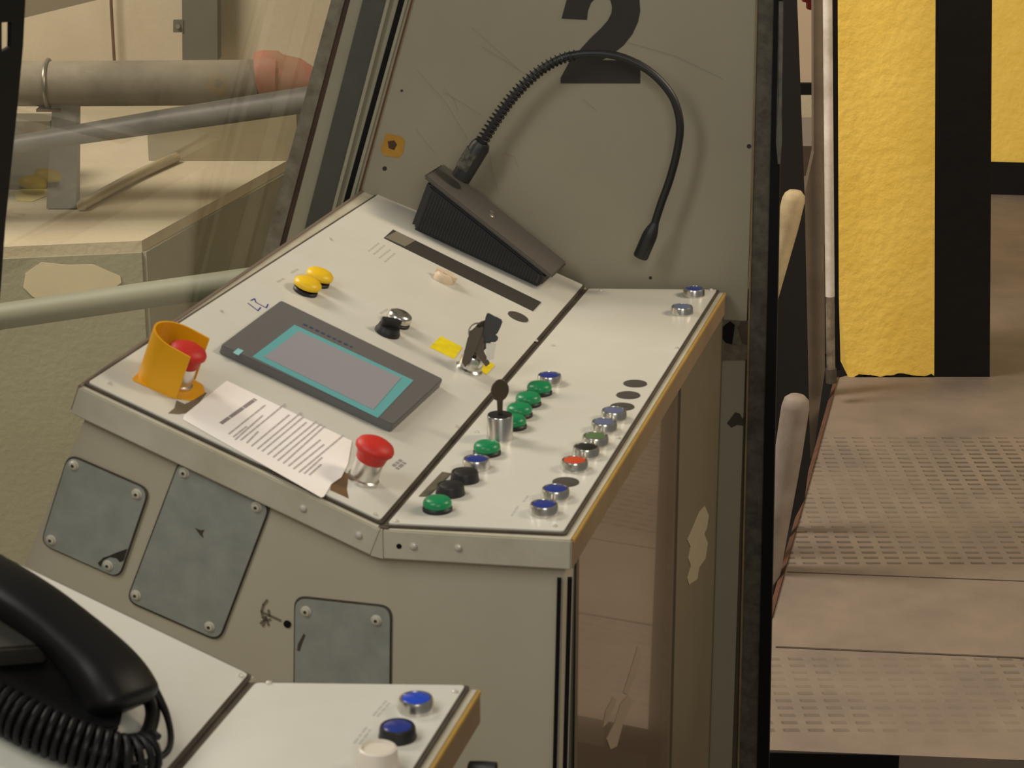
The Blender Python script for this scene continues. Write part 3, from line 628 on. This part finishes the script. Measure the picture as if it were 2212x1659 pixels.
# ------------------------------------------------------------------ cab wall with the number 2
def wline(p, q, z):                                        # on the wall plane: the point of line p-q at height z
    a, b = onw(*p), onw(*q); return a + (b-a)*((z-a.z)/(b.z-a.z))
ZT, ZB = 2.2, .0
def wstrip(name, L0, L1, R0, R1, zt, zb, f0, f1_, mt, parent=None, kind=None, bev=0):
    pts = [wline(L0, L1, zt), wline(R0, R1, zt), wline(R0, R1, zb), wline(L0, L1, zb)]
    bm = bmesh.new(); prism(bm, [p + wn*f0 for p in pts], wn*(f1_-f0), bev); o = link(name, done(bm, name), I4, parent, mt)
    if kind: o['kind'] = kind
    return o
wall = wstrip('wall_back', (893,0), (772,440), (1636,0), (1614,660), ZT, ZB, -.025, 0, WALL, kind='structure')
# numeral
def flat(name, px, off, th_, mt, parent, plane=onw, nrm=None):
    nrm = nrm or wn; pts = [plane(*p) for p in px]
    bm = bmesh.new(); fv = [bm.verts.new(p + nrm*off) for p in pts]; bv = [bm.verts.new(p + nrm*(off+th_)) for p in pts]; f = bm.faces.new(fv); f2_ = bm.faces.new(bv[::-1]); n_ = len(pts)
    for i in range(n_): bm.faces.new((fv[i], bv[i], bv[(i+1)%n_], fv[(i+1)%n_]))
    bmesh.ops.triangulate(bm, faces=[f, f2_], ngon_method='EAR_CLIP'); return link(name, done(bm, name), I4, parent, mt)
no_ = [(1213,40),(1224,0),(1240,-30),(1270,-56),(1305,-64),(1340,-56),(1367,-34),(1381,-4),(1383,24),(1378,48),(1366,74),(1347,98),(1322,118),(1300,130)]
ni_ = [(1268,43),(1270,24),(1277,6),(1287,-4),(1297,-8),(1306,-8),(1314,-4),(1319,2),(1322,14),(1321,28),(1313,44),(1298,61),(1274,84),(1232,130)]
bm = bmesh.new()
for k in range(len(no_)-1): prism(bm, [onw(*q_)+wn*.0002 for q_ in (no_[k], no_[k+1], ni_[k+1], ni_[k])], wn*.0006)
prism(bm, [onw(*q_)+wn*.0002 for q_ in ((1232,130),(1383,130),(1383,180),(1211,180),(1211,168))], wn*.0006)
link('numeral', done(bm, 'numeral'), I4, wall, NUM)
sk = [onw(*p) for p in ((834,288),(866,294),(875,304),(871,330),(862,341),(831,336),(822,324))]
flat('warning_sticker', [(834,288),(866,294),(875,304),(871,330),(862,341),(831,336),(822,324)], .0002, .0006, STICK, wall)
flat('sticker_symbol', [(838,305),(852,303),(858,312),(852,324),(840,320)], .0008, .0003, mat('symbol', (70,46,20), .7), wall)
for u, v, r_ in ((831,364,5),(1618,316,5),(1405,600,3.5),(868,196,3),(1290,700,2)):
    if v < 650: flat('screw_hole', [(u+r_*math.cos(a*.628), v+r_*math.sin(a*.628)) for a in range(10)], .0002, .0003, NUM, wall)
SCR = mat('scratch', (140,133,112), .6)
scr = []
for a, b in (((900,150),(1010,300)),((960,200),(1040,250)),((1040,100),(1150,170)),((1020,60),(1120,150)),((900,280),(940,330)),((1058,330),(1078,420)),((1350,90),(1560,170)),((1090,330),(1120,360)),((1260,215),(1290,240)),((960,190),(990,240))):
    scr.append([a, ((a[0]+b[0])/2+random.uniform(-8,8), (a[1]+b[1])/2+random.uniform(-8,8)), b])
Fw = frame(WP, wd, wn)
def lw(u, v): q = Fw.inverted() @ onw(u, v); return (q.x, q.y)
strokes('scratches', scr, lw, Fw, .0001, .0009, SCR, wall)
# slanted corner pillar, each strip a fold of sheet or a seal
pil = wstrip('trim_1', (757,0), (609,540), (893,0), (772,440), ZT, ZB, -.03, .002, WALLL, kind='structure')
wstrip('dark_channel', (786,0), (664,480), (838,0), (714,476), ZT, ZB, .002, .008, WALLD, pil)
wstrip('black_seal', (863,0), (738,455), (876,0), (750,455), ZT, ZB, .002, .006, RUBBER, pil)
wstrip('rust_line', (889,0), (768,440), (893,0), (772,440), ZT, ZB, .002, .004, RUSTL, pil)
wstrip('light_fold', (838,0), (714,476), (845,0), (721,476), ZT, ZB, .008, .012, WALLL, pil)
wstrip('light_fold', (876,0), (750,455), (882,0), (757,455), ZT, ZB, .002, .006, WALLL, pil)
# windscreen: pane in the plane of the slanted pillar, running back along the consoles
wa, wb = wline((717,0),(584,506), 1.9), wline((717,0),(584,506), .2)
frm = empty('window_1', wb, kind='structure')
def wfr(name, L0, L1, R0, R1, f0, f1_, mt):
    pts = [wline(L0, L1, 1.9), wline(R0, R1, 1.9), wline(R0, R1, .2), wline(L0, L1, .2)]
    bm = bmesh.new(); prism(bm, [p + wn*f0 for p in pts], wn*(f1_-f0)); return link(name, done(bm, name), I4, frm, mt)
wfr('window_frame', (717,0), (580,506), (746,0), (612,506), -.03, .006, mat('window_frame_grey', (134,130,114), .6, 0, (92,82,66), 40, .45))
wfr('frame_seal', (746,0), (612,506), (757,0), (623,506), -.03, .003, mat('seal_brown', (78,52,36), .7, 0, (40,32,26), 14, .5))
pg = [wa, wb, wb - s*2.9, wa - s*2.9]
lean = (wa-wb).normalized(); gn = s.cross(lean).normalized()
bm = bmesh.new(); prism(bm, [p - e*.004 for p in pg], gn*.004); link('pane', done(bm, 'pane'), I4, frm, GLASS)
# dark bar at the left edge of the windscreen
GP = wa + e*.03
def ong(u, v): return onpl(u, v, GP, gn)
bm = bmesh.new(); bt0, bt1 = ong(28,-60), ong(-12,520)
for pg_ in (((26,-60),(58,-60),(50,100),(24,100)),((24,100),(50,100),(38,230),(12,480),(-10,480),(4,112)),((-40,-60),(4,-60),(4,112),(-10,480),(-40,480)),((4,-60),(26,-60),(25,48),(4,48)),((-40,480),(12,480),(2,620),(-60,1300),(-130,1300),(-60,620)),((-40,-60),(58,-60),(130,-900),(30,-900))):
    prism(bm, [ong(*q_) for q_ in pg_], e*-.004)
o = link('window_mullion', done(bm, 'window_mullion'), I4, frm, RUBBER)
# right end of the wall: rusty fold, black seals, channel under the latch
rj = wstrip('trim_2', (1636,0), (1597,1659), (1674,0), (1637,1659), 2.2, -.1, -.03, .004, RUST, kind='structure')
wstrip('bright_fold', (1633,0), (1593,1659), (1637,0), (1597,1659), 2.2, -.1, 0, .006, mat('bright_fold', (150,126,84), .6, 0, (110,92,62), 20, .5), rj)
wstrip('black_seal', (1672,0), (1636,1659), (1692,0), (1661,1659), 2.2, -.1, -.03, .012, RUBBER, rj)
flat('torn_flap', [(1683,0),(1692,0),(1691,120),(1689,240),(1690,300),(1686,350),(1681,350),(1677,300),(1684,200)], .012, .001, mat('torn_flap', (112,112,98), .6, 0, (60,58,50), 40, .5), rj)
lw_ = wstrip('wall_right', (1558,660), (1536,1659), (1633,660), (1597,1659), .895, -.1, -.028, -.004, mat('lower_wall', (96,86,68), .6, 0, (76,68,54), 5, .7), kind='structure')
wstrip('black_gap', (1545,790), (1522,1659), (1558,790), (1536,1659), .80, -.1, -.028, -.006, RUBBER, lw_)
wstrip('upper_fill', (1536,628), (1545,790), (1558,628), (1558,790), .895, .80, -.028, -.004, WALL, lw_)
# latch bracket on the wall, with a black opening
flat('latch_bracket', [(1556,690),(1620,694),(1620,776),(1556,776)], .0, .004, mat('bracket', (122,112,92), .6, 0, (70,62,50), 60, .5), lw_)
flat('latch_hole', [(1552,716),(1566,700),(1578,692),(1588,700),(1584,722),(1582,742),(1568,738),(1560,728)], .0045, .0006, RUBBER, lw_)
flat('latch_stain', [(1600,692),(1618,690),(1618,744),(1604,740),(1598,720),(1594,706)], .0045, .0004, DIRTSHADE, lw_)
flat('latch_stain', [(1570,914),(1578,904),(1588,890),(1598,893),(1603,903),(1610,906),(1607,920),(1592,918),(1580,924)], .0, .0004, DIRTSHADE, lw_)
# ------------------------------------------------------------------ platform side
def slab3(name, pts, off, mt, parent=None, kind=None, bev=0):
    bm = bmesh.new(); prism(bm, pts, off, bev); o = link(name, done(bm, name), I4, parent, mt)
    if kind: o['kind'] = kind
    return o
fl = slab3('floor', [onz(1811,816,0), onz(1672,1324,0), onz(1600,1622,0), onz(1668,1620,0), onz(2212,1642,0), V((4.5,3.19,0)), V((4.5,7.6,0)), V((1.0,7.6,0)), V((1.03,5.4,0))], (0,0,-.05), TREAD, None, 'structure')
def pjoint(a, b, hw=.0028):
    p, q = onz(*a, 0), onz(*b, 0); d = (q-p).normalized(); n_ = V((-d.y, d.x, 0))*hw; q2_ = p + d*3.0
    bm = bmesh.new(); prism(bm, [p-n_, q2_-n_, q2_+n_, p+n_], (0,0,.0012)); link('plate_joint', done(bm, 'plate_joint'), I4, fl, DIRTSHADE)
pjoint((1676,1398),(2212,1422)); pjoint((1700,1236),(2212,1256), .0012)
fa, fb = onz(1668,1620,0), onz(2212,1642,0)
slab3('front_edge', [fa+V((-.1,-.004,-.001)), fb+V((.4,-.010,-.001)), fb+V((.4,-.010,-.05)), fa+V((-.1,-.004,-.05))], (0,.003,0), RUBBER, fl)
# rusty kerb along the platform edge
e0, e1 = onz(1811,816,0), onz(1668,1335,0)
slab3('platform_edge', [e0+V((0,0,.004)), e1+V((0,0,.004)), e1+V((-.012,0,-.01)), e0+V((-.012,0,-.01))], (0,0,-.035), RUSTL, fl)
# painted column at the platform
Yc = 5.26
colm = empty('wall_column', ony(1920, 818, Yc), 'rough yellow column with a broad black side stripe standing on the platform', 'column')
def yq(pts, y): return [ony(*p, y) for p in pts]
slab3('yellow_face', yq([(1803,-900),(2024,-900),(2021,0),(2018,817),(1920,822),(1832,814),(1812,640),(1808,300),(1803,0)], Yc), (0,.22,0), YELW, colm)
slab3('black_stripe', yq([(2024,-900),(2147,-900),(2143,0),(2138,818),(2018,817)], Yc), (0,.22,0), BLKW, colm)
# worn foot of the yellow paint
ftp = [(1832,814)] + [(1832+i*12, 812+random.uniform(-6,4)) for i in range(1,16)] + [(2018,812),(2018,823),(1832,823)]
bm = bmesh.new(); fv = [bm.verts.new(ony(*p, Yc)+V((0,-.003,0))) for p in ftp]; bv = [bm.verts.new(v.co+V((0,.004,0))) for v in fv]; f_ = bm.faces.new(fv); g_ = bm.faces.new(bv[::-1])
for i in range(len(fv)): j = (i+1) % len(fv); bm.faces.new((fv[i], bv[i], bv[j], fv[j]))
bmesh.ops.triangulate(bm, faces=[f_, g_]); link('worn_foot', done(bm, 'worn_foot'), I4, colm, BLKW)
# far yellow wall and its black skirting
Yw = 7.35
wr = slab3('wall_far', [V((1.42,Yw,0)), V((4.5,Yw-.4,0)), V((4.5,Yw-.4,3.2)), V((1.42,Yw,3.2))], (0,.2,0), YELW, None, 'structure')
zs = ony(2150, 345, Yw).z
bb = slab3('baseboard_far', [V((1.42,Yw-.012,0)), V((4.5,Yw-.412,0)), V((4.5,Yw-.412,zs)), V((1.42,Yw-.012,zs))], (0,.01,0), BLKW, None, 'structure')
# white downpipe and steel post beside the column
Yp = 5.05
def upipe(name, tx, bx, ty, by, y, rpx, mt, label=None, cat=None, parent=None, seg=18):
    a, b = ony(tx, ty, y), ony(bx, by, y); bm = bmesh.new(); tube(bm, [a, b], rpx/ (FPX/ (y*cp+ (ZC-a.z)*sp)), seg)
    o = link(name, done(bm, name, True, 50), I4, parent, mt)
    return tag(o, label, cat) if label else o
wp_ = upipe('downpipe', 1780, 1793, -900, 640, Yp, 11, WHITEPIPE, 'slim white pipe running down beside the yellow column', 'pipe')
upipe('worn_lower_end', 1793, 1795, 640, 805, Yp, 9.5, mat('worn_pipe', (150,138,116), .6, 0, (60,50,40), 26, .5), parent=wp_)
upipe('pipe_foot', 1795, 1796, 796, 826, Yp, 12, DIRTSHADE, parent=wp_)
sp1 = slab3('door_post', yq([(1756,-900),(1777,-900),(1781,500),(1782,800),(1772,870),(1757,985),(1750,990),(1746,800),(1738,420),(1758,330)], Yp+.05), (0,.04,0), BROWNS)
tag(sp1, 'brown steel post between the car doorway and the white pipe', 'post')
sp2 = slab3('black_channel', yq([(1799,-900),(1806,-900),(1812,640),(1816,800),(1802,800),(1798,640)], Yp+.06), (0,.05,0), RUBBER)
tag(sp2, 'thin black channel filling the gap between white pipe and yellow column', 'channel')
# dark door leaf behind the wall end, and two bare tube ends
dl_ = slab3('door_leaf', yq([(1650,-900),(1716,-900),(1722,0),(1726,100),(1738,420),(1746,800),(1750,985),(1738,1080),(1706,1140),(1650,1140)], 4.2), (0,.03,0), DARKV)
tag(dl_, 'dark door leaf seen edge-on in the gap at the end of the cab wall', 'door')
def rod(name, pts, y, rpx, mt, label):
    P = [ony(*p, y) for p in pts]; bm = bmesh.new(); tube(bm, P, lambda t_: rpx*y*1.06/FPX*(.55 if t_ == 0 else .88 if t_ < .25 else 1), 20); o = link(name, done(bm, name, True, 70), I4, None, mt); return tag(o, label, 'tube')
rod('lagged_tube', [(1718,412),(1717,420),(1714,432),(1700,490),(1640,700),(1310,1900)], 4.1, 24, mat('lagging', (196,178,140), .7, 0, (150,128,92), 20, .6), 'pale lagged tube end in the doorway gap, the upper of two')
rod('lagged_tube', [(1722,854),(1721,862),(1718,880),(1703,980),(1670,1160),(1540,1900)], 4.0, 30, mat('lagging_grey', (150,138,128), .7, 0, (116,100,84), 14, .6), 'pale grey tube end in the doorway gap, the lower of two')
# strip of the hall seen above the door leaf
hb = slab3('wall_hall', [V((-.02,7.9,-1)), V((1.42,7.9,-1)), V((1.42,7.9,3)), V((-.02,7.9,3))], (0,.1,0), mat('hall_wall', (196,176,150), .9, 0, (186,166,140), 3, .6), None, 'structure')
for nme, y0, y1, m_ in (('dark_ledge',178,202,RUBBER),('pale_ledge',202,250,CONC2),('grey_panel',250,312,mat('grey_panel', (150,138,122), .7)),('dark_base',312,760,mat('dark_base', (84,66,50), .8, 0, (56,44,36), 5, .5))):
    slab3(nme, [ony(1690,y1,7.88), ony(1800,y1,7.88), ony(1800,y0,7.88), ony(1690,y0,7.88)], (0,-.03,0), m_, hb)
rv = slab3('red_bracket', yq([(1738,-10),(1752,-10),(1758,8),(1752,22),(1744,20),(1744,6),(1734,4)], 6.0), (0,.03,0), mat('red_paint', (120,32,22), .6)); tag(rv, 'small red bracket high in the doorway gap', 'bracket')
# dark ground below everything
slab3('ground', [V((-7,-1,-.75)), V((6,-1,-.75)), V((6,10,-.75)), V((-7,10,-.75))], (0,0,-.05), DARKV, None, 'structure')
slab3('floor_cab', [V((-1.6,-.6,.06)), V((1.2,-.6,.06)), V((.62,2.78,.06)), V((-.55,2.90,.06))], (0,0,-.05), mat('cab_floor', (70,62,52), .8), None, 'structure')
# ------------------------------------------------------------------ hall seen through the windscreen
Yh = 7.6
slab3('wall_left', [V((-9,Yh,-.8)), V((-.02,Yh,-.8)), V((-.02,Yh,3.5)), V((-9,Yh,3.5))], (0,.2,0), CONC, None, 'structure')
o = slab3('wall_post', yq([(388,-700),(463,-700),(470,132),(394,130)], Yh-.16), (0,.10,0), POSTG); tag(o, 'dark grey flat post on the concrete wall with a bolted lug', 'post')
slab3('lug', yq([(374,44),(396,44),(396,70),(374,70)], Yh-.165), (0,.02,0), POSTG, o)
bm = bmesh.new(); P = ony(384,57,Yh-.18); tube(bm, [P, P+V((0,.02,0))], .008, 10); link('bolt', done(bm, 'bolt'), I4, o, STEEL)
bm = bmesh.new(); tube(bm, [ony(236,-400,Yh-.05), ony(240,10,Yh-.05), ony(247,132,Yh-.05), ony(253,236,Yh-.05), ony(253,246,Yh-.05), ony(278,246,Yh-.05)], .0055, 8); tag(link('thin_rod', done(bm, 'thin_rod', True), I4, None, RUSTL), 'thin rusty rod hanging down the concrete wall behind the big pipe', 'rod')
Yb = 5.98
pr = 48*Yb*1.02/FPX
pp = empty('large_pipe', ony(300,182,Yb), 'thick dusty horizontal pipe ending in a red flange beyond the windscreen', 'pipe')
bm = bmesh.new(); tube(bm, [ony(-4200,150,Yb), ony(100,181,Yb), ony(560,178,Yb)], pr, 40); link('pipe_run', done(bm, 'pipe_run', True), I4, pp, PIPE)
bm = bmesh.new(); tube(bm, [ony(558,166,Yb), ony(566,165,Yb), ony(600,166,Yb), ony(604,166,Yb), ony(640,172,Yb), ony(668,180,Yb), ony(676,182,Yb)], lambda t: pr*(1.08,1.15,1.15,1.0,.96,.75,.4)[round(t*6)], 32); link('red_flange', done(bm, 'red_flange', True, 40), I4, pp, REDV, 'faded red flange')
bm = bmesh.new(); tube(bm, [ony(105,181,Yb)+V((0,(pr+.004)*math.cos(R(a)),(pr+.004)*math.sin(R(a)))) for a in range(0, 361, 15)], .006, 8); link('pipe_clamp', done(bm, 'pipe_clamp', True), I4, pp, STEEL)
ps = empty('pipe_support', ony(130,470,Yb), 'grey steel post carrying the thick pipe', 'post')
slab3('post_shaft', yq([(110,226),(165,226),(164,450),(100,450),(112,240)], Yb-.03), (0,.06,0), RAIL, ps)
slab3('cap_plate', yq([(78,236),(130,236),(130,242),(78,242)], Yb-.04), (0,.10,0), RUSTL, ps)
Yr = 5.7
bm = bmesh.new(); tube(bm, [ony(-780,440,Yr), ony(-250,360,Yr), ony(30,312,Yr), ony(350,262,Yr), ony(664,215,Yr), ony(760,200,Yr)], lambda t: (17, 17, 19, 25, 28, 28)[round(t*5)]*Yr*1.02/FPX, 28); tag(link('handrail_tube', done(bm, 'handrail_tube', True), I4, None, RAIL), 'grey tube crossing at a slant below the thick pipe', 'tube')
bm = bmesh.new(); tube(bm, [ony(-2200,1160,4.6), ony(0,684,4.6), ony(300,640,4.6), ony(600,598,4.6)], 30*4.6/FPX, 28); tag(link('reflection_tube', done(bm, 'reflection_tube', True), I4, None, mat('pale_blue_grey', (128,130,112), .6, 0, (112,114,98), 3, .6)), 'pale bluish tube standing in for a streak reflected in the windscreen', 'tube')  # blue streak reflected in the glass, built as a solid tube
bm = bmesh.new(); tube(bm, spline([onz(176,444,.287), onz(240,408,.287), onz(300,376,.287), onz(380,340,.287)], 5), .0155, 16); tag(link('reflection_band', done(bm, 'reflection_band', True), I4, None, mat('reflection_tone', (168,152,118), .7, 0, (140,124,96), 8, .6)), 'tube on the concrete plinth standing in for a reflected band', 'tube')  # reflected band, built as a tube lying on the plinth
# plinth
ZPl = .27
pts = [onz(-2600,650,ZPl), onz(306,520,ZPl), onz(622,346,ZPl), V((onz(640,330,ZPl).x+.1, 7.5, ZPl)), V((-5.5,7.5,ZPl))]
pl = slab3('concrete_plinth', pts, (0,0,-1.0), CONC2); tag(pl, 'broad pale concrete plinth beyond the windscreen under the pipes', 'plinth')
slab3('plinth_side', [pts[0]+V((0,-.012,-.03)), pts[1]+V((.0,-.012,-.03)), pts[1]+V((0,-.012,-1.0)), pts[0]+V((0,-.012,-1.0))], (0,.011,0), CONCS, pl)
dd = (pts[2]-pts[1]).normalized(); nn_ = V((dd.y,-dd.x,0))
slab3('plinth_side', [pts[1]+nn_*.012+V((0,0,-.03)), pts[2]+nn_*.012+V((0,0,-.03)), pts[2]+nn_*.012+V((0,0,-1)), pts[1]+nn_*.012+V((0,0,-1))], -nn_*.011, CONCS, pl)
yfr = pts[1].y - .02
fw_ = (pts[1]-pts[0]).normalized(); fwn = V((fw_.y, -fw_.x, 0)); patch = [(55,590),(90,566),(150,572),(200,570),(260,596),(262,610),(240,625),(200,640),(150,652),(100,655),(70,640),(50,620)]
slab3('bare_patch', [onpl(*p, pts[1]+V((0,-.0125,0)), fwn) + fwn*.001 for p in patch], fwn*.002, CONCP, pl)
slab3('yellow_stain', [onz(*p, .2705) for p in ((30,418),(60,402),(100,398),(112,410),(100,424),(70,436),(36,434))], (0,0,.002), mat('yellow_stain', (206,190,84), .8, 0, (196,180,130), 12, .6), pl)
kb_ = slab3('concrete_block', [ony(-60,262,6.2), ony(108,262,6.2), V((ony(108,262,6.2).x,6.2,.271)), V((ony(-60,262,6.2).x,6.2,.271))], (0,.12,0), mat('block_grey', (112,104,86), .9, 0, (84,78,64), 5, .6)); tag(kb_, 'grey concrete block left of the pipe post', 'block')
bk2 = slab3('concrete_block', [ony(318,285,6.6), ony(640,245,6.6), V((ony(640,245,6.6).x,6.6,.271)), V((ony(318,285,6.6).x,6.6,.271))], (0,.25,0), mat('block_ochre', (138,126,98), .9, 0, (110,102,80), 5, .6)); tag(bk2, 'low concrete block behind the slanting tube, right of the pipe post', 'block')
bm_ = slab3('roof_beam', [ony(-1300,335,5.5), ony(55,38,5.5), ony(230,-5,5.5), ony(1500,-300,5.5), ony(1500,-500,5.5), ony(-1300,130,5.5)], (0,.15,0), mat('beam', (112,100,80), .7)); tag(bm_, 'dusty beam slanting across the top left corner', 'beam')
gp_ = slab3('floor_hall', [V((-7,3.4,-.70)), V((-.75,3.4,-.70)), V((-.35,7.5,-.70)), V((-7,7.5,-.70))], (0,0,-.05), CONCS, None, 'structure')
for st in list(sc.objects):
    if st.parent is None and st.type == 'MESH' and 'label' not in st.keys() and 'kind' not in st.keys(): print('UNTAGGED', st.name)
